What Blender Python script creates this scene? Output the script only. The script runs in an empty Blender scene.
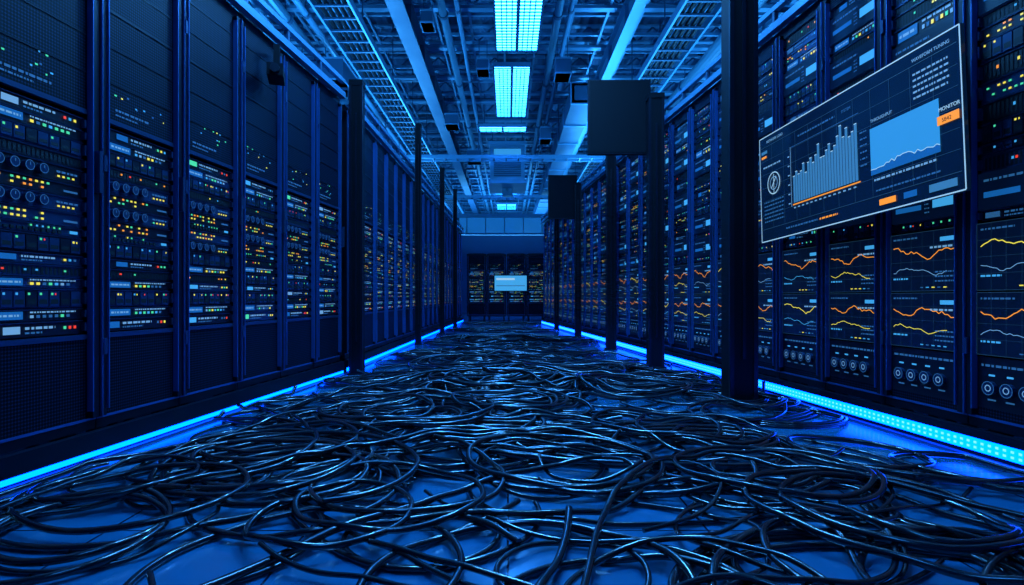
import bpy, math, random
import numpy as np
from mathutils import Vector, Matrix
R = random.Random(7)
scene = bpy.context.scene
scene.view_settings.view_transform = 'Standard'

# ------------------------------------------------------------ materials
MATS = {}
def pbr(name, col, metal=0.0, rough=0.5, emit=None, es=0.0, noise=None, alpha=None, coat=0):
    m = bpy.data.materials.new(name); m.use_nodes = True
    nt = m.node_tree; b = nt.nodes['Principled BSDF']
    b.inputs['Base Color'].default_value = (*col, 1)
    b.inputs['Metallic'].default_value = metal
    b.inputs['Roughness'].default_value = rough
    if coat: b.inputs['Coat Weight'].default_value = coat; b.inputs['Coat Roughness'].default_value = 0.12
    if emit:
        b.inputs['Emission Color'].default_value = (*emit, 1)
        b.inputs['Emission Strength'].default_value = es
    if alpha is not None: b.inputs['Alpha'].default_value = alpha
    if noise:
        sc, amt = noise
        tc = nt.nodes.new('ShaderNodeTexCoord'); n = nt.nodes.new('ShaderNodeTexNoise')
        n.inputs['Scale'].default_value = sc
        nt.links.new(tc.outputs['Object'], n.inputs['Vector'])
        mr = nt.nodes.new('ShaderNodeMapRange')
        mr.inputs['To Min'].default_value = max(0.02, rough-amt); mr.inputs['To Max'].default_value = min(1, rough+amt)
        nt.links.new(n.outputs['Fac'], mr.inputs['Value'])
        nt.links.new(mr.outputs['Result'], b.inputs['Roughness'])
    MATS[name] = m
    return m
pbr('rack_metal', (0.003,0.007,0.019), 0.2, 0.38, noise=(6,0.1))
MATS['rack_metal'].node_tree.nodes['Principled BSDF'].inputs['Specular IOR Level'].default_value = 0.35
pbr('frame_metal_rimlit', (0.03,0.14,0.42), 0.5, 0.33, noise=(5,0.1))  # blue rim light on the rack edges is put into this base colour
pbr('unit_black', (0.005,0.009,0.020), 0.2, 0.4)
pbr('unit_grey', (0.022,0.06,0.14), 0.5, 0.35)
pbr('slot_dark', (0.001,0.002,0.004), 0.0, 0.7)
pbr('steel_blue', (0.10,0.30,0.46), 0.3, 0.42, noise=(3,0.1))
pbr('steel_dark', (0.03,0.10,0.18), 0.3, 0.45, noise=(3,0.1))
pbr('column_black', (0.0015,0.003,0.007), 0.0, 0.6, noise=(4,0.1))
MATS['column_black'].node_tree.nodes['Principled BSDF'].inputs['Specular IOR Level'].default_value = 0.2
pbr('duct_metal', (0.10,0.27,0.38), 0.5, 0.35, noise=(4,0.12))
pbr('screen_bg', (0.002,0.005,0.014), 0.0, 0.3, (0.003,0.035,0.16), 0.09)
pbr('cable_rubber', (0.005,0.008,0.015), 0.0, 0.20, noise=(12,0.06), coat=1.0)
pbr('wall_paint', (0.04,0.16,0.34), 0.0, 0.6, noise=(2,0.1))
def emis(name, c, s): pbr(name, tuple(x*0.2 for x in c), 0, 0.4, c, s)
emis('led_blue', (0.0,0.052,1.0), 14.0)
emis('led_dot', (0.08,0.30,1.0), 3.2)
emis('led_cyan', (0.06,0.46,0.95), 0.75)
emis('led_pale', (0.24,0.58,0.95), 0.55)
emis('text_dim', (0.06,0.30,0.7), 0.30)
emis('led_yellow', (0.9,0.78,0.08), 1.0)
emis('led_orange', (1.0,0.33,0.03), 1.0)
emis('led_green', (0.08,0.85,0.4), 0.8)
emis('led_red', (1.0,0.06,0.03), 0.9)
emis('bar_blue', (0.01,0.18,0.6), 0.55)
emis('lamp_glow', (0.028,0.28,1.0), 28.0)
emis('holo_fill', (0.03,0.30,0.70), 0.9)
emis('holo_bar', (0.05,0.25,0.52), 0.7)
emis('holo_white', (0.40,0.72,0.95), 0.8)
emis('holo_grid', (0.04,0.15,0.28), 0.3)
emis('far_screen', (0.06,0.42,0.85), 0.85)
pbr('holo_glass', (0.004,0.012,0.03), 0.0, 0.15, (0.003,0.03,0.10), 0.22)
pbr('glass_blue_glow', (0.02,0.15,0.45), 0.0, 0.15, (0.01,0.22,0.7), 0.45)  # emission stands in for the backlight of the gantry glass

m = pbr('perforated_mesh', (0.01,0.018,0.045), 0.2, 0.5)
nt = m.node_tree; b = nt.nodes['Principled BSDF']; b.inputs['Specular IOR Level'].default_value=.15
tc = nt.nodes.new('ShaderNodeTexCoord'); vo = nt.nodes.new('ShaderNodeTexVoronoi')
vo.inputs['Scale'].default_value = 75; vo.inputs['Randomness'].default_value = 0.0
nt.links.new(tc.outputs['Object'], vo.inputs['Vector'])
cr = nt.nodes.new('ShaderNodeValToRGB')
cr.color_ramp.elements[0].position = 0.40; cr.color_ramp.elements[0].color = (0.0003,0.0006,0.0016,1)
cr.color_ramp.elements[1].position = 0.58; cr.color_ramp.elements[1].color = (0.012,0.032,0.08,1)
nt.links.new(vo.outputs['Distance'], cr.inputs['Fac']); nt.links.new(cr.outputs['Color'], b.inputs['Base Color'])
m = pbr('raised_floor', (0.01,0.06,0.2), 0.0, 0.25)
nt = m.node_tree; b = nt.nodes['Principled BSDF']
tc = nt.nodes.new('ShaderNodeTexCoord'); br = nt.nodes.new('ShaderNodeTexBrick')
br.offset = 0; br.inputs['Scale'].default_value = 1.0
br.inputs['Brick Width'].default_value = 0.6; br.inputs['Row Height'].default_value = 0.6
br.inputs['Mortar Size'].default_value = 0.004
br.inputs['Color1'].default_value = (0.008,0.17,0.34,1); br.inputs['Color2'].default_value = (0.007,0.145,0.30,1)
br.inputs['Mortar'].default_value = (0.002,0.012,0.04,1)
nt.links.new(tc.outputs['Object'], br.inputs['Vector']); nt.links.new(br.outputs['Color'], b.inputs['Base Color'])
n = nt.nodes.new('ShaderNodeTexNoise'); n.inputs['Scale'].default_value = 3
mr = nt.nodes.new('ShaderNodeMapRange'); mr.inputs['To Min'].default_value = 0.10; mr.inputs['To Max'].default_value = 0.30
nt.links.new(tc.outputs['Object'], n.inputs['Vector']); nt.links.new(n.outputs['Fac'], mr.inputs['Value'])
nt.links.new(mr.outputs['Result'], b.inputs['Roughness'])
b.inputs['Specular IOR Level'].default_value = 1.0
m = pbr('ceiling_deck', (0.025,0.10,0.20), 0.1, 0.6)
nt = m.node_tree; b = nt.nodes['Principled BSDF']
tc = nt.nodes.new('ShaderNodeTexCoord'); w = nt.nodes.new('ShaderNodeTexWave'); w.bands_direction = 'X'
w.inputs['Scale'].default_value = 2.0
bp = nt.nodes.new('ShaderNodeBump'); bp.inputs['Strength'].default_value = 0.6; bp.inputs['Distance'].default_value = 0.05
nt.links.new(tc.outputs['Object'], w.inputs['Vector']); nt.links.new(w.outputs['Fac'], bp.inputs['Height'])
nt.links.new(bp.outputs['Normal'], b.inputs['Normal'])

# ------------------------------------------------------------ mesh builder
class MB:
    def __init__(s): s.v=[]; s.f=[]; s.m=[]
    def box(s,x0,x1,y0,y1,z0,z1,mat):
        i=len(s.v)
        s.v += [(x0,y0,z0),(x1,y0,z0),(x1,y1,z0),(x0,y1,z0),(x0,y0,z1),(x1,y0,z1),(x1,y1,z1),(x0,y1,z1)]
        s.f += [(i,i+3,i+2,i+1),(i+4,i+5,i+6,i+7),(i,i+1,i+5,i+4),(i+1,i+2,i+6,i+5),(i+2,i+3,i+7,i+6),(i+3,i,i+4,i+7)]
        s.m += [mat]*6
    def poly(s,pts,mat):
        i=len(s.v); s.v += [tuple(p) for p in pts]; s.f.append(tuple(range(i,i+len(pts)))); s.m.append(mat)
    def rect(s,x0,x1,z0,z1,y,mat): s.poly([(x0,y,z0),(x1,y,z0),(x1,y,z1),(x0,y,z1)],mat)
    def ring(s,x,z,r,w,y,mat,n=16,a0=0,a1=2*math.pi):
        for k in range(n):
            a=a0+(a1-a0)*k/n; c=a0+(a1-a0)*(k+1)/n
            s.poly([(x+(r-w)*math.cos(a),y,z+(r-w)*math.sin(a)),(x+r*math.cos(a),y,z+r*math.sin(a)),
                    (x+r*math.cos(c),y,z+r*math.sin(c)),(x+(r-w)*math.cos(c),y,z+(r-w)*math.sin(c))],mat)
    def knob(s,x,z,r,y0,y1,mat,cap,n=12):
        p=[(x+r*math.cos(2*math.pi*k/n),z+r*math.sin(2*math.pi*k/n)) for k in range(n)]
        for k in range(n):
            a=p[k]; c=p[(k+1)%n]; s.poly([(a[0],y0,a[1]),(c[0],y0,c[1]),(c[0],y1,c[1]),(a[0],y1,a[1])],mat)
        s.poly([(a[0],y1,a[1]) for a in p],cap)
    def ribbon(s,pts,w,y,mat):
        for (x0,z0),(x1,z1) in zip(pts[:-1],pts[1:]):
            dx,dz=x1-x0,z1-z0; l=math.hypot(dx,dz) or 1; nx,nz=-dz/l*w/2,dx/l*w/2
            s.poly([(x0-nx,y,z0-nz),(x1-nx,y,z1-nz),(x1+nx,y,z1+nz),(x0+nx,y,z0+nz)],mat)
    def cyl(s,p0,p1,r,mat,n=10):
        p0=Vector(p0);p1=Vector(p1);d=(p1-p0).normalized()
        u=d.orthogonal().normalized(); w=d.cross(u); i=len(s.v)
        for p in (p0,p1):
            for k in range(n):
                a=2*math.pi*k/n; s.v.append(tuple(p+u*r*math.cos(a)+w*r*math.sin(a)))
        for k in range(n):
            s.f.append((i+k,i+(k+1)%n,i+n+(k+1)%n,i+n+k)); s.m.append(mat)
        s.f.append(tuple(i+k for k in range(n))[::-1]); s.m.append(mat)
        s.f.append(tuple(i+n+k for k in range(n))); s.m.append(mat)
    def mesh(s,name):
        me=bpy.data.meshes.new(name); me.from_pydata(s.v,[],s.f)
        names=[]
        for q in s.m:
            if q not in names: names.append(q)
        for q in names: me.materials.append(MATS[q])
        me.polygons.foreach_set('material_index',[names.index(q) for q in s.m]); me.update()
        return me
    def obj(s,name,loc=(0,0,0),rot=(0,0,0),parent=None):
        return place(s.mesh(name),name,loc,rot,parent)
def place(me,name,loc=(0,0,0),rot=(0,0,0),parent=None):
    o=bpy.data.objects.new(name,me); scene.collection.objects.link(o)
    o.location=loc; o.rotation_euler=rot
    if parent: o.parent=parent
    return o

# ------------------------------------------------------------ racks
def rack_shell(mb,W,H,D=0.85):
    z0=0.13; t=0.035
    g=0.003
    for x in (0.05,W-0.09):
        for y in (0.05,D-0.09): mb.box(x,x+0.04,y,y+0.04,0,z0,'rack_metal')
    mb.box(g,W-g,0.0,D,z0,z0+0.05,'rack_metal')
    mb.box(g,W-g,-.004,0.0,z0+.04,z0+0.05,'frame_metal_rimlit')
    mb.box(g,W-g,0.0,D,H-0.05,H,'rack_metal')
    mb.box(g,g+0.012,0.03,D,z0+.05,H-.05,'rack_metal'); mb.box(W-g-0.012,W-g,0.03,D,z0+.05,H-.05,'rack_metal')
    mb.box(g,W-g,D-0.012,D,z0+.05,H-.05,'rack_metal')
    mb.box(g,g+t,-0.02,0.03,z0+.05,H-.05,'rack_metal'); mb.box(W-g-t,W-g,-0.02,0.03,z0+.05,H-.05,'rack_metal')
    mb.box(g+t+.004,g+t+.009,-0.028,0.0,z0+.08,H-.08,'frame_metal_rimlit')
    mb.box(W-g-t-.009,W-g-t-.004,-0.028,0.0,z0+.08,H-.08,'frame_metal_rimlit')
    mb.box(g,g+.004,-0.03,-0.02,z0+.05,H-.05,'frame_metal_rimlit')
    for z in (0.45,1.25,2.1):
        if z<H-.1: mb.box(g+.006,g+.024,-0.034,-0.02,z,z+.07,'unit_grey')
    mb.box(W-g-.027,W-g-.009,-0.045,-0.02,1.15,1.33,'unit_grey')
    k=z0+.1
    while k<H-.1:
        mb.rect(g+.010,g+.020,k,k+.012,-.0205,'slot_dark'); k+=.05
    mb.box(W/2-.12,W/2+.12,.2,.5,H,H+.03,'unit_black')
    return z0

def textbars(mb,x0,x1,z,h,y,mat,r):
    x=x0
    while x<x1:
        l=r.uniform(h*0.7,h*3); e=min(x+l,x1)
        mb.rect(x,e,z,z+h,y,mat); x=e+h*r.uniform(.5,1.0)

def unit(mb,x0,x1,z,h,kind,r,dim=False):
    y=0.012; LB='text_dim' if dim else 'led_pale'
    mb.box(x0,x1,y,y+0.25,z+.0015,z+h-.0015,'unit_black' if r.random()<.7 else 'unit_grey')
    mb.box(x0,x1,y-.006,y,z+h-.006,z+h-.003,'unit_grey')
    w=x1-x0; yf=y-0.004
    if kind=='switch':
        n=12
        for k in range(n):
            a=x0+.03+k*(w-.13)/n
            mb.box(a,a+.016,yf,y,z+h*.2,z+h*.5,'slot_dark')
            if r.random()<.65: mb.rect(a+.003,a+.012,z+h*.62,z+h*.80,yf,r.choice(['led_yellow','led_cyan','led_green','led_green']))
        mb.rect(x1-.07,x1-.03,z+h*.3,z+h*.6,yf,'led_cyan')
    elif kind=='drives':
        n=8
        for k in range(n):
            a=x0+.015+k*(w-.03)/n; e=a+(w-.03)/n-.006
            mb.box(a,e,yf-.004,y,z+.008,z+h-.012,'unit_grey' if k%3 else 'unit_black')
            mb.box(a+.005,e-.005,yf-.0045,yf-.003,z+.018,z+h*.45,'slot_dark')
            if r.random()<.65: mb.rect(a+.006,a+.016,z+h-.027,z+h-.018,yf-.005,r.choice(['led_green','led_cyan','led_green','led_yellow','led_cyan']))
            if r.random()<.25: mb.rect(a+.024,a+.030,z+h-.027,z+h-.019,yf-.005,r.choice(['led_red','led_yellow']))
    elif kind=='label':
        a=x0+r.uniform(.02,.08)
        mb.rect(a,a+.07,z+h*.25,z+h*.72,yf,r.choice(['led_cyan','led_pale','bar_blue','bar_blue','led_cyan','led_green'] if not dim else ['bar_blue','bar_blue','led_cyan','text_dim']))
        textbars(mb,a+.09,x1-.14,z+h*.5,h*.16,yf,LB,r)
        textbars(mb,a+.09,x1-.2,z+h*.22,h*.12,yf,'text_dim',r)
        for k in range(3): mb.rect(x1-.10+k*.025,x1-.087+k*.025,z+h*.4,z+h*.6,yf,r.choice(['led_yellow','text_dim','led_green','led_cyan','led_red' if not dim else 'led_cyan']))
    elif kind=='knobs':
        for k in range(4):
            a=x0+.05+k*.062
            mb.knob(a,z+h/2,min(.020,h*.32),y,y-.02,'unit_grey','unit_grey')
            mb.ring(a,z+h/2,min(.020,h*.32),.0025,y-.021,'text_dim',12)
            mb.rect(a-.002,a+.002,z+h/2,z+h/2+.012,y-.022,'text_dim')
        textbars(mb,x0+.31,x1-.03,z+h*.5,h*.12,yf,'text_dim',r)
        for k in range(4): mb.rect(x1-.13+k*.024,x1-.118+k*.024,z+h*.25,z+h*.36,yf,r.choice(['led_yellow','led_green','led_yellow']))
    elif kind=='vent':
        n=int(w/.02)
        for k in range(n):
            a=x0+.02+k*.02
            if a<x1-.02: mb.rect(a,a+.012,z+.01,z+h-.012,yf+.002,'slot_dark')
        for k in range(r.randint(0,5)):
            a=x0+r.uniform(.03,w-.05); mb.rect(a,a+.011,z+h*.45,z+h*.6,yf,r.choice(['led_yellow','led_red','led_cyan','led_orange','led_green']))
    elif kind=='led':
        for row in range(2):
            for k in range(10):
                a=x0+.03+k*.026
                if r.random()<.6: mb.rect(a,a+.013,z+h*(.25+.35*row),z+h*(.25+.35*row)+.008,yf,r.choice(['led_yellow','led_yellow','led_green','led_orange']))
        mb.rect(x1-.1,x1-.03,z+h*.3,z+h*.45,yf,'text_dim')
    elif kind=='lcd':
        mb.rect(x0+.03,x0+.16,z+h*.2,z+h*.8,yf,'bar_blue'); textbars(mb,x0+.04,x0+.15,z+h*.42,h*.16,yf-.001,'led_pale',r)
        for k in range(7):
            mb.rect(x0+.19+k*.028,x0+.206+k*.028,z+h*.28,z+h*.5,yf,r.choice(['text_dim','led_cyan','led_pale','led_green','led_yellow']))
        textbars(mb,x0+.19,x1-.04,z+h*.66,h*.12,yf,'led_pale',r)
    mb.box(x0-.002,x0+.008,y-.018,y,z+h*.2,z+h*.8,'unit_grey'); mb.box(x1-.008,x1+.002,y-.018,y,z+h*.2,z+h*.8,'unit_grey')

def mesh_rack(W,H,seed):
    r=random.Random(seed); mb=MB(); z0=rack_shell(mb,W,H)
    x0,x1=.052,W-.052
    mb.box(x0,x1,0.0,0.02,z0+.05,.52,'perforated_mesh')
    mb.box(x0,x1,0.0,0.02,1.5,H-.05,'perforated_mesh')
    mb.box(x0,x1,-.006,0.02,.52,.54,'unit_grey'); mb.box(x0,x1,-.006,0.02,1.48,1.5,'unit_grey')
    mb.box(x0,x1,-.004,0.02,1.98,1.992,'rack_metal')
    for zz in (1.66,1.82,2.14,2.30):
        if zz<H-.1: mb.box(x0,x1,-.003,0.0,zz,zz+.005,'rack_metal')
    textbars(mb,x0+.06,x0+.28,1.545,.010,-.003,'text_dim',r); textbars(mb,x0+.06,x0+.2,1.525,.007,-.003,'text_dim',r)
    for k in range(9):
        a=r.uniform(x0+.02,x1-.04); z=r.uniform(1.57,1.66); mb.rect(a,a+r.uniform(.006,.014),z,z+.007,-.0035,r.choice(['text_dim','led_yellow','led_cyan','led_green']))
    mb.box(x0,x1,.1,.12,.54,1.48,'slot_dark')
    pat=[('label',.06),('lcd',.05),('drives',.08),('label',.045),('vent',.05),('lcd',.045),('drives',.075),('switch',.04),('led',.06),('knobs',.065),('led',.055),('knobs',.07),('vent',.05),('drives',.07),('lcd',.05),('label',.055),('switch',.045)]
    if r.random()<.7:
        i=r.randint(1,8); pat[i],pat[i+2]=pat[i+2],pat[i]
    z=.545
    for k,h in pat:
        if z+h>1.478: break
        unit(mb,x0+.006,x1-.006,z,h,k,r); z+=h
    return mb.mesh('server_rack')

def wave(x0,x1,zc,amp,r,n=22):
    p=[];ph=r.uniform(0,6)
    for k in range(n+1):
        t=k/n; p.append((x0+(x1-x0)*t, zc+amp*(math.sin(ph+t*7)*.5+math.sin(ph*2+t*15)*.25+r.uniform(-.2,.2))-amp*.5*t))
    return p
def graph(mb,x0,x1,z0,z1,r,two=True):
    mb.box(x0,x1,-.004,.02,z0,z1,'screen_bg'); y=-.0055
    mb.ribbon([(x0,z0),(x1,z0),(x1,z1),(x0,z1),(x0,z0)],.002,y,'holo_grid')
    for k in range(1,4): mb.rect(x0,x1,z0+(z1-z0)*k/4,z0+(z1-z0)*k/4+.001,y,'holo_grid')
    for k in range(1,6): mb.rect(x0+(x1-x0)*k/6,x0+(x1-x0)*k/6+.001,z0,z1,y,'holo_grid')
    H=z1-z0
    textbars(mb,x0+.02,x0+.18,z1-.03,.008,y-.001,'text_dim',r)
    mb.ribbon(wave(x0+.02,x1-.02,z0+H*.68,H*.13,r),.0040,y-.001,r.choice(['led_orange','led_yellow','led_orange']))
    if two: mb.ribbon(wave(x0+.02,x1-.06,z0+H*.36,H*.08,r),.0028,y-.001,r.choice(['led_yellow','led_pale','led_orange','led_cyan']))
    mb.rect(x1-.10,x1-.02,z1-.055,z1-.035,y-.001,'led_cyan')
    textbars(mb,x1-.16,x1-.02,z1-.085,.009,y-.001,'led_pale',r)
    for q in range(3): textbars(mb,x1-.13,x1-.02,z0+H*.15+q*.022,.007,y-.001,'text_dim',r)
    textbars(mb,x0+.02,x0+.12,z0+H*.2,.008,y-.001,'led_cyan',r)
    for k in range(5): mb.rect(x0+.2+k*.035,x0+.218+k*.035,z0+.015,z0+.020,y-.001,r.choice(['led_yellow','led_cyan','text_dim']))
def display_rack(W,H,seed):
    r=random.Random(seed); mb=MB(); z0=rack_shell(mb,W,H); x0,x1=.05,W-.05
    mb.box(x0,x1,.0,.02,z0+.05,.22,'perforated_mesh')
    mb.box(x0,x1,0,.02,.22,.44,'unit_black')
    for k in range(4):
        a=x0+.07+k*.085
        mb.knob(a,.31,.028,0,-.02,'unit_grey','unit_grey'); mb.ring(a,.31,.03,.003,-.0215,'text_dim',14); mb.ring(a,.31,.015,.004,-.0215,'led_pale',10)
        mb.rect(a-.02,a+.02,.255,.262,-.002,'text_dim'); mb.rect(a-.015,a+.015,.36,.368,-.002,'led_cyan')
    textbars(mb,x0+.02,x1-.03,.40,.010,-.002,'text_dim',r)
    graph(mb,x0,x1,.45,.72,r); graph(mb,x0,x1,.73,1.02,r)
    z=1.03; seq=['label','drives','vent','drives','led','drives','label','vent','vent','drives','vent','label','lcd','drives','drives','vent','led','vent','drives','label','vent','vent']
    r.shuffle(seq); i=0
    while z<H-.14:
        h=r.choice([.05,.06,.075,.09])
        if z+h>H-.06: break
        unit(mb,x0+.004,x1-.004,z,h,seq[i%len(seq)],r,True); i+=1; z+=h
        if r.random()<.22 and z+.17<H-.06:
            mb.box(x0,x1,0,.02,z,z+.16,'screen_bg'); textbars(mb,x0+.03,x0+.25,z+.12,.010,-.002,'text_dim',r)
            mb.rect(x0+.03,x0+.2,z+.05,z+.075,-.002,'bar_blue'); mb.rect(x1-.15,x1-.03,z+.05,z+.10,-.002,'led_cyan')
            for q in range(4): textbars(mb,x0+.22,x1-.17,z+.03+q*.02,.006,-.002,'text_dim',r)
            z+=.16
    mb.box(x0,x1,0,.02,z,H-.05,'perforated_mesh')
    return mb.mesh('server_rack')

def line(p,q):
    d=Vector((q[0]-p[0],q[1]-p[1])); return d.length, math.atan2(d.y,d.x), d.normalized()

LW=.56; LH=2.48; RW=.52; RH=2.58
left_meshes=[mesh_rack(LW,LH,s) for s in range(5)]
right_meshes=[display_rack(RW,RH,20+s) for s in range(5)]
J=(-1.51,5.40); N0=(-2.025,0.39)
LNlen,LNang,LNd=line(N0,J)
F1=(-1.30,17.0)
LFlen,LFang,LFd=line(J,F1)
Rn=(2.255,0.62); Rf=(0.90,15.4)
Rlen,Rang,Rd=line(Rf,Rn)
nL=int(LNlen/LW)
for k in range(nL):
    s=LNlen-(k+1)*LW
    place(left_meshes[(k*2+1)%5],'server_rack',(N0[0]+LNd.x*s,N0[1]+LNd.y*s,0),(0,0,LNang))
nF=int((LFlen-.15)/LW)
for k in range(nF):
    s=.14+k*LW
    place(left_meshes[(k*3)%5],'server_rack',(J[0]+LFd.x*s,J[1]+LFd.y*s,0),(0,0,LFang))
nR=int(Rlen/RW)
for k in range(nR):
    s=Rlen-(k+1)*RW
    place(right_meshes[(k*2)%5],'server_rack',(Rf[0]+Rd.x*s,Rf[1]+Rd.y*s,0),(0,0,Rang))
end_mesh=mesh_rack(.58,1.98,77)
for k in range(4):
    place(end_mesh,'server_rack',(-1.22+k*.59,17.75,0),(0,0,0))

# ------------------------------------------------------------ LED strips / plinths
def led_strip(origin,ang,L,za,zb,dots,mat='led_blue',yoff=-.03):
    mb=MB()
    mb.box(0,L,yoff,yoff+.02,.012,.125,'rack_metal')
    mb.box(0,L,yoff-.014,yoff,zb+.008,.125,'rack_metal')
    mb.box(0,L,yoff-.006,yoff,za,zb,mat)
    if dots:
        n=int(L/.035)
        for k in range(n):
            x=.02+k*.035
            for z in (za+(zb-za)*.3,za+(zb-za)*.7): mb.rect(x,x+.014,z-.005,z+.005,yoff-.008,'led_dot')
    mb.box(0,L,yoff-.03,yoff+.02,.0,.012,'frame_metal_rimlit')
    return mb.obj('led_strip_light',(*origin,0),(0,0,ang))
led_strip(N0,LNang,LNlen-.01,.02,.04,False); led_strip((J[0]+LFd.x*.1,J[1]+LFd.y*.1),LFang,LFlen-.1,.02,.05,False); led_strip(Rf,Rang,Rlen,.03,.085,True)

# ------------------------------------------------------------ top rails
def top_rail(origin,ang,L,H):
    mb=MB()
    mb.box(0,L,-.06,-.01,H+.0,H+.05,'steel_blue')
    mb.box(0,L,-.06,-.02,H+.13,H+.165,'steel_blue')
    mb.box(0,L,.45,.49,H+.13,H+.165,'steel_dark')
    n=int(L/.56)
    for k in range(n+1):
        x=min(k*.56,L-.03); mb.box(x,x+.03,-.055,-.025,H+.04,H+.14,'steel_dark'); mb.box(x,x+.03,-.03,.46,H+.135,H+.16,'steel_dark')
        mb.box(x,x+.03,.455,.485,H+.001,H+.14,'steel_dark')
    return mb.obj('rack_top_rail',(*origin,0),(0,0,ang))
top_rail(N0,LNang,LNlen-.02,LH); top_rail((J[0]+LFd.x*.15,J[1]+LFd.y*.15),LFang,LFlen-.15,LH); top_rail(Rf,Rang,Rlen,RH)

# ------------------------------------------------------------ columns
def column(x,y,w,h,ang=0,name='support_column'):
    mb=MB(); a=w/2
    mb.box(-a,a,-a,a,.012,h,'column_black')
    mb.box(-a*1.35,a*1.35,-a*1.35,a*1.35,0,.012,'column_black')
    mb.box(-a*1.12,a*1.12,-a*1.12,a*1.12,h-.05,h,'column_black')
    mb.box(-a-.006,-a*.75,-a-.006,-a*.8,.012,h-.05,'rack_metal'); mb.box(a*.75,a+.006,-a-.006,-a*.8,.012,h-.05,'rack_metal')
    mb.box(-a*.12,a*.12,-a-.012,-a,.3,h-.3,'rack_metal')
    return mb.obj(name,(x,y,0),(0,0,ang))
column(1.52,3.95,.17,4.44); column(1.47,6.0,.14,2.72); column(1.37,8.0,.12,2.70); column(1.20,10.3,.10,2.66); column(1.02,12.6,.09,2.66)
column(-1.37,5.46,.11,2.66); column(-1.32,8.85,.08,3.25); column(-1.27,11.6,.08,3.2); column(-1.22,13.9,.08,3.2)

def hang_panel(x0,x1,y,z0,z1,cx,cy,cw):
    mb=MB()
    mb.box(x0,x1,y-.03,y+.03,z0,z1,'column_black')
    mb.box(x0+.02,x1-.02,y-.034,y-.03,z0+.02,z1-.02,'column_black')
    mb.ribbon([(x0+.008,z0+.008),(x1-.008,z0+.008),(x1-.008,z1-.008),(x0+.008,z1-.008),(x0+.008,z0+.008)],.008,y-.033,'rack_metal')
    mb.box(x0+.12,x1-.12,y+.03,y+.07,z0+.2,z0+.45,'rack_metal')
    mb.box(x1-.14,cx,y+.03,y+.06,z0+.28,z0+.34,'rack_metal')
    mb.box(cx-.03,cx,cy+cw/2,y+.06,z0+.28,z0+.34,'rack_metal')
    return mb.obj('hanging_monitor')
hang_panel(.82,1.46,6.16,2.16,2.92,1.50,6.0,.14); hang_panel(.70,1.20,10.45,2.06,2.82,1.22,10.3,.1)

# ------------------------------------------------------------ big data display
Pf=Vector((1.75,4.13,1.07)); Pn=Vector((1.93,2.52,1.15)); dl=Pn-Pf
SW=dl.length; SH=.72; sang=math.atan2(dl.y,dl.x); tilt=-math.asin(dl.z/SW)
mb=MB()
mb.box(0,SW,0,.018,0,SH,'holo_glass')
y=-.002
mb.ribbon([(.004,.004),(SW-.004,.004),(SW-.004,SH-.004),(.004,SH-.004),(.004,.004)],.006,y,'holo_white')
mb.rect(.02,SW-.02,SH-.075,SH-.072,y,'holo_grid'); mb.rect(.02,SW-.02,.085,.088,y,'holo_grid')
r=random.Random(3)
for k in range(1,12): mb.rect(.02+k*(SW-.04)/12,.02+k*(SW-.04)/12+.0018,.09,SH-.075,y,'holo_grid')
for k in range(1,6): mb.rect(.02,SW-.02,.09+k*.092,.0918+k*.092,y,'holo_grid')
y2=-.004
mb.rect(.03,.10,SH-.12,SH-.10,y2,'holo_bar'); mb.rect(.03,.09,SH-.15,SH-.135,y2,'led_orange')
mb.ring(.17,.38,.075,.007,y2,'holo_white',22); mb.ring(.17,.38,.045,.005,y2,'led_pale',18); mb.ribbon([(.14,.35),(.20,.42)],.006,y2,'holo_white'); mb.ribbon([(.17,.31),(.17,.44)],.005,y2,'holo_white')
for k in range(6): textbars(mb,.05,.28,.26-k*.026,.009,y2,'text_dim',r)
textbars(mb,.05,.26,.50,.010,y2,'led_pale',r)
nb=24
for k in range(nb):
    a=.39+k*.0245; h=.17+.12*(k/nb)+r.uniform(-.04,.05)+(.04 if k in(9,10,17,18) else 0)
    mb.rect(a,a+.021,.20,.20+h,y2,'holo_bar'); mb.rect(a,a+.021,.20+h,.205+h,y2-.001,'holo_white')
mb.rect(.38,.99,.186,.193,y2,'led_orange'); mb.rect(.365,.369,.18,.56,y2,'led_pale'); mb.rect(.37,.99,.555,.558,y2,'text_dim')
for k in range(14): mb.rect(.39+k*.042,.41+k*.042,.165,.173,y2,'led_pale')
for k in range(6): mb.rect(.335,.355,.20+k*.06,.207+k*.06,y2,'led_pale')
for k in range(6): textbars(mb,.995,1.045,.44-k*.035,.008,y2,'text_dim',r)
ax0,ax1,az0,az1=1.07,1.50,.20,.44
mb.rect(ax0,ax1,az0,az1,y2,'holo_fill')
low=[]
for k in range(25):
    t=k/24; low.append((ax0+(ax1-ax0)*t, az0+.015+.02*math.sin(t*3)+r.uniform(0,.02)))
mb.ribbon(low,.004,y2-.001,'holo_white')
for a,c in zip(low[:-1],low[1:]): mb.poly([(a[0],y2-.0005,az0),(c[0],y2-.0005,az0),(c[0],y2-.0005,c[1]),(a[0],y2-.0005,a[1])],'bar_blue')
mb.rect(1.49,1.605,.315,.355,y2-.002,'led_orange')
for k in range(5): textbars(mb,1.36,1.56,.485+k*.028,.009,y2,'led_pale',r)
textbars(mb,1.09,1.48,.165,.010,y2,'led_pale',r)
mb.rect(1.12,1.23,.035,.065,y2,'led_orange'); mb.rect(1.28,1.36,.035,.065,y2,'bar_blue'); mb.rect(1.43,1.58,.03,.065,y2,'holo_bar')
textbars(mb,.3,.62,.05,.010,y2,'text_dim',r); textbars(mb,.64,.8,.05,.010,y2,'led_orange',r); textbars(mb,1.1,1.5,.11,.008,y2,'text_dim',r)
textbars(mb,.45,.8,.60,.010,y2,'text_dim',r)
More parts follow.
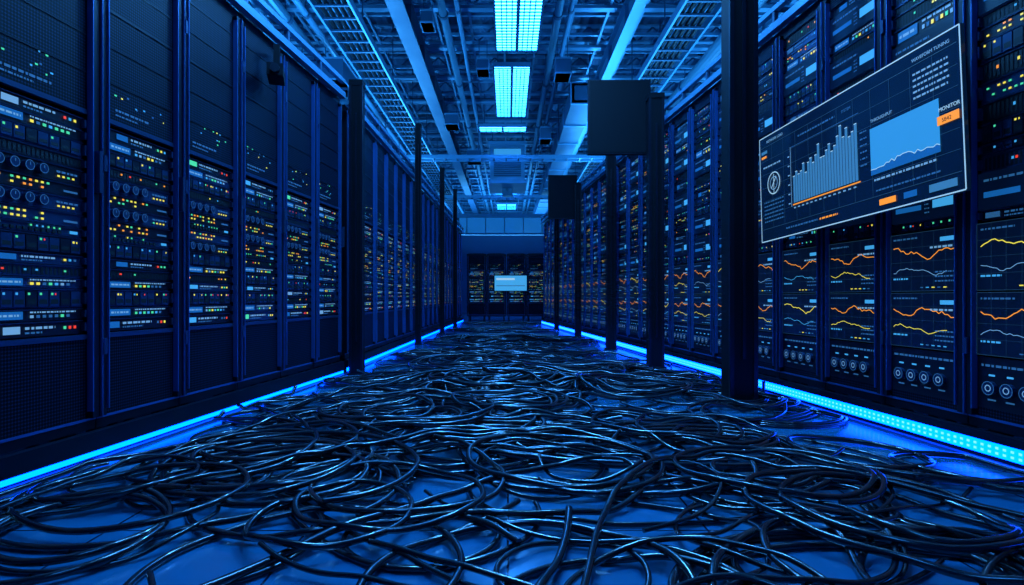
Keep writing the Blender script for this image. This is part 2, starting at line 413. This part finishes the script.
for a in (.25,1.3):
    mb.box(a,a+.05,.018,.075,.3,.42,'rack_metal')
scr=mb.obj('data_display_screen',Pf,(0,tilt,sang))
def label(txt,x,z,size,mat):
    c=bpy.data.curves.new('text','FONT'); c.body=txt; c.size=size; c.materials.append(MATS[mat]); c.extrude=.0003
    o=bpy.data.objects.new('screen_text',c); scene.collection.objects.link(o); o.parent=scr
    o.location=(x,-.007,z); o.rotation_euler=(math.pi/2,0,0)
label('WAVEFORM TUNING',1.36,.66,.022,'led_pale'); label('NETWORK LOAD',.10,.665,.024,'led_pale')
label('THROUGHPUT',1.08,.47,.022,'led_pale'); label('MONITOR',1.50,.375,.024,'holo_white'); label('SYSTEM',.86,.60,.022,'text_dim')
label('5842',1.515,.325,.026,'screen_bg')

# ------------------------------------------------------------ room shell
def shell(name,x0,x1,y0,y1,z0,z1,mat):
    mb=MB(); mb.box(x0,x1,y0,y1,z0,z1,mat); return mb.obj(name)
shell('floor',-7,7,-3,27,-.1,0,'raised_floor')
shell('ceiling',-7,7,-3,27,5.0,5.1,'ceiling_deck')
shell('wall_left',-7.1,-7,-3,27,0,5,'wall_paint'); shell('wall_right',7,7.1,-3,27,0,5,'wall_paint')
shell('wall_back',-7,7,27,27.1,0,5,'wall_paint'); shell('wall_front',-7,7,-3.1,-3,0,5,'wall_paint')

# ------------------------------------------------------------ ceiling structure
def ibeam_y(x,z,w,h,name='ceiling_beam',mat='steel_blue',y0=-3,y1=27):
    mb=MB(); mb.box(x-w/2,x+w/2,y0,y1,z,z+.02,mat); mb.box(x-w/2,x+w/2,y0,y1,z+h-.02,z+h,mat); mb.box(x-.012,x+.012,y0,y1,z+.02,z+h-.02,mat)
    k=y0+.8
    while k<y1: mb.box(x-w/2+.01,x+w/2-.01,k,k+.012,z+.02,z+h-.02,mat); k+=1.2
    return mb.obj(name)
for x in (-5.2,-3.6,-2.15,2.3,3.7,5.3): ibeam_y(x,4.45,.13,.22)
ibeam_y(-1.28,4.02,.20,.31,mat='steel_dark'); ibeam_y(1.50,4.02,.14,.31,mat='steel_blue')
mb=MB()
y=-2.6
while y<26.8:
    mb.box(-7,7,y-.05,y+.05,4.68,4.70,'steel_blue'); mb.box(-7,7,y-.05,y+.05,4.93,4.95,'steel_blue')
    x=-7
    while x<6.9:
        mb.poly([(x,y,4.70),(x+.04,y,4.70),(x+.29,y,4.93),(x+.25,y,4.93)],'steel_dark'); mb.poly([(x+.25,y,4.93),(x+.29,y,4.93),(x+.54,y,4.70),(x+.50,y,4.70)],'steel_dark'); x+=.5
    y+=1.2
mb.obj('roof_truss')
mb=MB()
y=-2.3
while y<26.8:
    mb.box(-7,7,y-.02,y+.02,4.40,4.44,'steel_blue'); y+=.6
y=-2.0
while y<26.8:
    mb.box(-7,7,y-.055,y+.055,4.335,4.375,'steel_blue'); mb.box(-7,7,y-.012,y+.012,4.375,4.40,'steel_dark'); y+=1.2
x=-6.8
while x<7:
    mb.box(x-.014,x+.014,-3,27,4.375,4.40,'steel_blue'); x+=.45
mb.obj('ceiling_grid')
for i,(x,z,rr,mt) in enumerate([(-2.75,4.15,.07,'duct_metal'),(-2.5,4.2,.04,'steel_blue'),(-.80,4.2,.05,'duct_metal'),(-.62,4.25,.03,'steel_blue'),(.62,4.2,.05,'duct_metal'),(.78,4.25,.03,'steel_blue'),(2.9,4.15,.09,'duct_metal'),(-4.3,4.1,.1,'duct_metal'),(4.6,4.1,.08,'duct_metal')]):
    mb=MB(); mb.cyl((x,-2.9,z),(x,26.9,z),rr,mt,12)
    y=-2.2
    while y<26:
        mb.cyl((x,y,z),(x,y+.06,z),rr*1.25,'steel_dark',12); mb.box(x-.006,x+.006,y+.02,y+.04,z+rr,4.68,'steel_dark'); y+=2.4
    mb.obj('ceiling_pipe')
def ladder(x,w,z,y0,y1):
    mb=MB(); 
    for s in (-1,1): mb.box(x+s*w/2-.012,x+s*w/2+.012,y0,y1,z,z+.09,'steel_blue')
    y=y0+.1
    while y<y1: mb.box(x-w/2,x+w/2,y,y+.03,z+.01,z+.03,'steel_dark'); y+=.3
    y=y0+.3
    while y<y1:
        for s in (-1,1): mb.box(x+s*w/2-.006,x+s*w/2+.006,y,y+.012,z+.09,4.68,'steel_dark')
        y+=1.8
    for k in range(5): mb.cyl((x-w*.35+k*w*.17,y0,z+.055),(x-w*.35+k*w*.17,y1,z+.055),.024,'column_black',6)
    mb.obj('cable_ladder')
ladder(-1.85,.4,3.75,-2.5,24); ladder(1.98,.4,3.65,-2.5,24); ladder(-3.2,.5,3.9,-2.5,24)
mb=MB(); mb.box(.98,1.34,9.2,24,3.68,3.98,'steel_dark')
y=9.2
while y<24: mb.box(.96,1.36,y,y+.05,3.66,4.0,'steel_blue'); y+=1.2
mb.box(1.02,1.30,9.18,9.2,3.72,3.94,'steel_dark')
y=9.6
while y<24: mb.box(1.0,1.02,y,y+.02,3.98,4.68,'steel_dark'); mb.box(1.30,1.32,y,y+.02,3.98,4.68,'steel_dark'); y+=2.4
mb.obj('ventilation_duct')
# dark hanging boxes (junction / speaker boxes) between the pipes
for (x,y,z,w,d,h) in [(-.35,8.3,3.85,.16,.3,.16),(-1.0,10.6,3.75,.22,.4,.2),(.75,8.1,3.72,.2,.35,.22),(.72,11.4,3.7,.2,.4,.24),(-.75,13.2,3.7,.3,.4,.25),(-2.4,8.0,3.6,.4,.7,.3),(-.95,7.0,3.9,.14,.26,.16),(-2.55,11.4,3.6,.4,.8,.3)]:
    mb=MB(); mb.box(x-w/2,x+w/2,y,y+d,z,z+h,'steel_dark'); mb.box(x-w/2-.01,x+w/2+.01,y-.01,y+d+.01,z+h-.02,z+h,'steel_blue'); mb.box(x-w/2-.01,x+w/2+.01,y-.01,y+d+.01,z,z+.02,'steel_blue')
    for sx in (-1,1): mb.box(x+sx*w*.35-.005,x+sx*w*.35+.005,y+d/2,y+d/2+.01,z+h,4.335,'steel_dark')
    mb.obj('ceiling_junction_box')
# transverse ladder trays
for y in (12.1,16.9):
    mb=MB()
    for s in (0,.3): mb.box(-3.4,3.2,y+s,y+s+.02,3.50,3.57,'steel_blue')
    x=-3.3
    while x<3.2: mb.box(x,x+.03,y+.02,y+.3,3.51,3.53,'steel_dark'); x+=.25
    for x in (-3.3,-2.2,-.6,.6,2.4,3.1): mb.box(x,x+.012,y+.005,y+.017,3.57,4.335,'steel_dark')
    mb.obj('cable_ladder')
mb=MB()
mb.box(-.38,.36,12.8,14.0,3.15,3.95,'duct_metal'); mb.box(-.42,.40,12.76,14.04,3.95,4.02,'steel_blue'); mb.box(-.42,.40,12.76,14.04,3.12,3.18,'steel_blue')
for k in range(7): mb.box(-.30,.28,12.77,12.80,3.28+k*.045,3.30+k*.045,'steel_dark')
mb.rect(-.30,.28,3.72,3.86,12.785,'holo_fill')
for x in (-.33,.31):
    for yy in (12.9,13.9): mb.box(x-.01,x+.01,yy,yy+.02,4.02,4.33,'steel_dark')
mb.cyl((-.01,13.4,3.12),(-.01,13.4,2.95),.12,'duct_metal',14)
mb.obj('cooling_unit')

def lamp(x,y0,y1,w,z):
    mb=MB()
    mb.box(x-w/2-.02,x+w/2+.02,y0-.02,y1+.02,z+.03,z+.10,'steel_blue')
    mb.box(x-w/2,x+w/2,y0,y1,z+.02,z+.03,'lamp_glow')
    for xx in (x-w/2-.02,x-.02,x+w/2-.005): mb.box(xx,xx+.025 if xx!=x-.02 else xx+.04,y0-.02,y1+.02,z,z+.03,'steel_dark')
    for fx in (-.36,-.25,-.13,.13,.25,.36): mb.box(x+w*fx-.006,x+w*fx+.006,y0,y1,z+.004,z+.02,'steel_blue')
    n=int((y1-y0)/.08)
    for k in range(n+1):
        yy=y0+(y1-y0)*k/n; mb.box(x-w/2,x+w/2,yy-.007,yy+.007,z+.002,z+.02,'steel_blue')
    for yy in (y0+.15,y1-.15):
        for s in (-1,1): mb.box(x+s*w*.4-.005,x+s*w*.4+.005,yy,yy+.01,z+.1,4.68,'steel_dark')
    mb.obj('ceiling_panel_light')
lamp(.12,5.9,8.05,.54,4.0); lamp(.06,8.7,11.0,.52,4.0)
lamp(.12,2.4,4.4,.54,4.0); lamp(.12,-1.2,.8,.54,4.0)  # unseen panels, added above and behind the camera to light the near racks
lamp(-.05,14.6,16.3,.7,4.02); lamp(-.05,18.9,19.6,.7,4.05); lamp(-.05,22,23,.7,4.05)  # first panel added out of sight behind the cooling unit, lights the aisle end
lamp(-.1,11.6,11.8,.9,3.95)

mb=MB()
for x in (-1.55,1.35): mb.box(x-.05,x+.05,18.5,18.6,0,3.25,'steel_dark')
mb.box(-3.6,3.4,18.48,18.62,3.15,3.27,'steel_blue'); mb.box(-3.6,3.4,18.48,18.62,2.62,2.68,'steel_blue')
mb.box(-3.6,3.4,18.53,18.56,2.68,3.15,'glass_blue_glow')
for k in range(13): mb.box(-3.6+k*.58,-3.57+k*.58,18.48,18.6,2.68,3.15,'steel_blue')
mb.obj('overhead_gantry')
mb=MB(); mb.box(-.42,.58,17.62,17.68,.86,1.36,'rack_metal'); mb.rect(-.39,.55,.89,1.33,17.615,'far_screen')
mb.rect(-.34,.2,1.2,1.26,17.612,'holo_white'); mb.rect(-.34,.5,1.02,1.05,17.612,'holo_bar'); mb.box(.05,.11,17.68,17.74,1.0,1.2,'rack_metal')
mb.obj('wall_monitor')

mb=MB(); mb.box(-.02,.02,-.02,.02,0,.18,'column_black'); mb.box(-.05,.05,-.17,.03,-.08,.0,'column_black'); mb.cyl((0,-.17,-.04),(0,-.2,-.04),.03,'unit_black',12); mb.box(-.01,.01,-.01,.12,.16,.18,'column_black')
mb.obj('security_camera',(-1.56,4.05,2.22),(0,0,.3))

# ------------------------------------------------------------ cables
def curve_obj(name,paths,rads,bev=2):
    cu=bpy.data.curves.new(name,'CURVE'); cu.dimensions='3D'; cu.bevel_depth=1.0; cu.bevel_resolution=bev; cu.use_fill_caps=True
    for P,rad in zip(paths,rads):
        sp=cu.splines.new('POLY'); n=len(P); sp.points.add(n-1)
        co=np.ones((n,4)); co[:,:3]=P; sp.points.foreach_set('co',co.ravel()); sp.points.foreach_set('radius',[rad]*n); sp.use_smooth=True
    cu.materials.append(MATS['cable_rubber'])
    o=bpy.data.objects.new(name,cu); scene.collection.objects.link(o); return o
rng=np.random.default_rng(23)
CELL=.02; GX0,GY0=-3.0,-1.0; NX,NY=300,950
Hf=np.zeros((NX,NY))
def xl(y): 
    return (-2.025+(y-.39)*(.515/5.01) if y<5.4 else -1.51+(y-5.4)*.018)+.09
def xr(y): return 2.255-(y-.62)*.0917-.10
def settle(P,rad):
    ix=np.clip(((P[:,0]-GX0)/CELL).astype(int),1,NX-2); iy=np.clip(((P[:,1]-GY0)/CELL).astype(int),1,NY-2)
    z=Hf[ix,iy].copy()
    k=5; zz=z.copy()
    for s in range(-k,k+1): zz=np.maximum(zz,np.roll(z,s)*(1-abs(s)*.09))
    ker=np.hanning(11); ker/=ker.sum(); zs=np.convolve(np.pad(zz,5,mode='edge'),ker,mode='valid')
    zs=np.minimum(zs,.12)
    for a in (-1,0,1):
        for b_ in (-1,0,1):
            np.maximum.at(Hf,(np.clip(ix+a,0,NX-1),np.clip(iy+b_,0,NY-1)),zs+rad*1.25*(1 if a==0 and b_==0 else .8))
    return np.column_stack([P[:,0],P[:,1],zs+rad+.001])
def wander(x,y,L,ylo,yhi,kmax,step=.025):
    h=rng.uniform(0,2*np.pi); k=0; tgt=None; pts=[]
    n=int(L/step); loop=0; ld=1; lk=3
    for i in range(n):
        if tgt is None or (tgt[0]-x)**2+(tgt[1]-y)**2<.09 or rng.random()<.004:
            ty=np.clip(y+rng.normal(0,.8),ylo,yhi); tgt=(rng.uniform(xl(ty),xr(ty)),ty)
        if loop<=0 and rng.random()<.012: loop=rng.uniform(4,11); ld=rng.choice([-1,1]); lk=rng.uniform(2.4,6.0)
        if loop>0: kt=ld*lk; loop-=abs(kt)*step
        else:
            da=(math.atan2(tgt[1]-y,tgt[0]-x)-h+np.pi)%(2*np.pi)-np.pi
            kt=np.clip(da*1.6,-kmax,kmax)+rng.normal(0,1.0)
        if x<xl(y)+.06 or x>xr(y)-.06 or y<ylo or y>yhi:
            cx=(xl(y)+xr(y))/2; cy=np.clip(y,ylo+.4,yhi-.4)
            da=(math.atan2(cy-y,cx-x)-h+np.pi)%(2*np.pi)-np.pi; kt=np.clip(da*4,-6.5,6.5); loop=0
        k+=(kt-k)*.16; h+=k*step; x+=math.cos(h)*step; y+=math.sin(h)*step
        x=min(max(x,xl(y)),xr(y)); pts.append((x,y))
    return np.array(pts)
paths=[];rads=[]
def add(P,rad): paths.append(settle(P,rad)); rads.append(rad)
def region(n,ylo,yhi,L,step,kmax,rad,pb=.15):
    for i in range(n):
        y=rng.uniform(ylo,yhi); x=rng.uniform(xl(y)+.1,xr(y)-.1)
        rd=rad*rng.uniform(.7,1.3)
        P=wander(x,y,rng.uniform(.6,1.3)*L,ylo,yhi,kmax,step)
        if rng.random()<pb:
            T=np.gradient(P,axis=0); T/=np.linalg.norm(T,axis=1)[:,None]+1e-9; Nn=np.column_stack([-T[:,1],T[:,0]])
            ph=rng.uniform(0,6)
            for q in range(3):
                off=(q-1)*rd*2.3+.012*np.sin(np.linspace(0,9,len(P))+ph+q*2)
                add(P+Nn*off[:,None],rd)
        else: add(P,rd)
region(34,4.5,10.5,7,.03,3.0,.0095)
region(11,9.0,16.5,8,.05,2.5,.011,.1)
region(66,.9,5.4,5.5,.02,3.0,.0094,.12)
def coil(cx,cy,r0,turns,rad,tail=1.2):
    n=int(turns*60); a0=rng.uniform(0,6); pts=[]; drx,dry=rng.normal(0,.09,2)
    for k in range(n):
        a=a0+k*2*np.pi/60; rr=r0*(1+.2*np.sin(a*.37+a0)+.08*np.sin(a*1.7)); t=k/n
        px=cx+drx*t*turns+rr*math.cos(a); py=cy+dry*t*turns+rr*math.sin(a)*.95
        pts.append((min(max(px,xl(py)),xr(py)),py))
    P=np.array(pts); d=P[-1]-P[-2]; h=math.atan2(d[1],d[0]); x,y=P[-1]; k=1/r0; ex=[]
    for i in range(int(tail/.02)):
        k+=(rng.normal(0,2)-k)*.05; h+=k*.02; x+=math.cos(h)*.02; y+=math.sin(h)*.02
        x=min(max(x,xl(y)),xr(y)); ex.append((x,y))
    add(np.vstack([P,np.array(ex)]),rad)
for cx,cy,r0,t in [(-.75,2.1,.33,3.3),(-.55,1.75,.26,2.6),(-1.05,2.5,.3,2.2),(-.75,2.3,.40,2.2),(.35,2.3,.34,1.6),(-1.2,1.7,.28,2.2),(-1.45,2.2,.3,1.8),(1.25,1.8,.3,2.0),(1.4,2.6,.3,1.8),(.7,3.1,.32,1.6),(1.0,2.2,.3,1.4),(-.8,3.4,.35,1.8),(.1,3.7,.36,1.7),(-.2,4.6,.4,2),(.9,4.4,.35,2),(-.9,4.8,.3,2),(.5,5.6,.4,2),(-.5,6.2,.4,2)]:
    coil(cx,cy,r0,t,rng.uniform(.010,.0125),2.5)
curve_obj('cable_tangle',paths,rads)

# ------------------------------------------------------------ lights
def area(name,loc,rot,sx,sy,e,col):
    l=bpy.data.lights.new(name,'AREA'); l.shape='RECTANGLE'; l.size=sx; l.size_y=sy; l.energy=e; l.color=col
    o=bpy.data.objects.new(name,l); scene.collection.objects.link(o); o.location=loc; o.rotation_euler=rot; return o
UP=math.pi
BL=(.05,.40,1.0); DB=(.07,.40,1.0)
area('added_uplight',(-2.3,3.5,2.75),(UP,0,0),.3,6,110,BL)  # these uplights are unseen, added to brighten the ceiling structure
area('added_uplight',(-2.0,11,2.75),(UP,0,0),.3,10,260,BL)
area('added_uplight',(2.2,5,2.85),(UP,0,0),.3,8,120,BL)
area('added_uplight',(1.75,12,2.85),(UP,0,0),.3,8,220,BL)
area('added_uplight',(0,21,2.4),(UP,0,0),5,4,600,BL)  # not on a rack: added behind the gantry to brighten the hazy far end
area('added_uplight',(-4.8,9,2.4),(UP,0,0),.4,14,280,BL)
area('added_uplight',(4.8,9,2.4),(UP,0,0),.4,14,280,BL)
area('added_floodlight',(-.9,3.2,3.98),(0,0,0),.2,.8,80,DB)  # unseen floodlights, added to light the aisle and sharpen the cable highlights
area('added_floodlight',(1.0,3.6,3.98),(0,0,0),.2,.8,80,DB)
area('added_floodlight',(0.1,5.3,3.98),(0,0,0),.9,.2,130,DB)
w=bpy.data.worlds.new('World'); scene.world=w; w.use_nodes=True
w.node_tree.nodes['Background'].inputs[0].default_value=(.01,.05,.2,1); w.node_tree.nodes['Background'].inputs[1].default_value=.3

cam=bpy.data.cameras.new('camera'); co=bpy.data.objects.new('camera',cam); scene.collection.objects.link(co)
co.location=(0,0,.7); co.rotation_euler=(math.pi/2,0,0); cam.lens=36*600/1024; cam.sensor_width=36
cam.shift_x=.004; cam.shift_y=.0045; cam.clip_start=.05
scene.camera=co
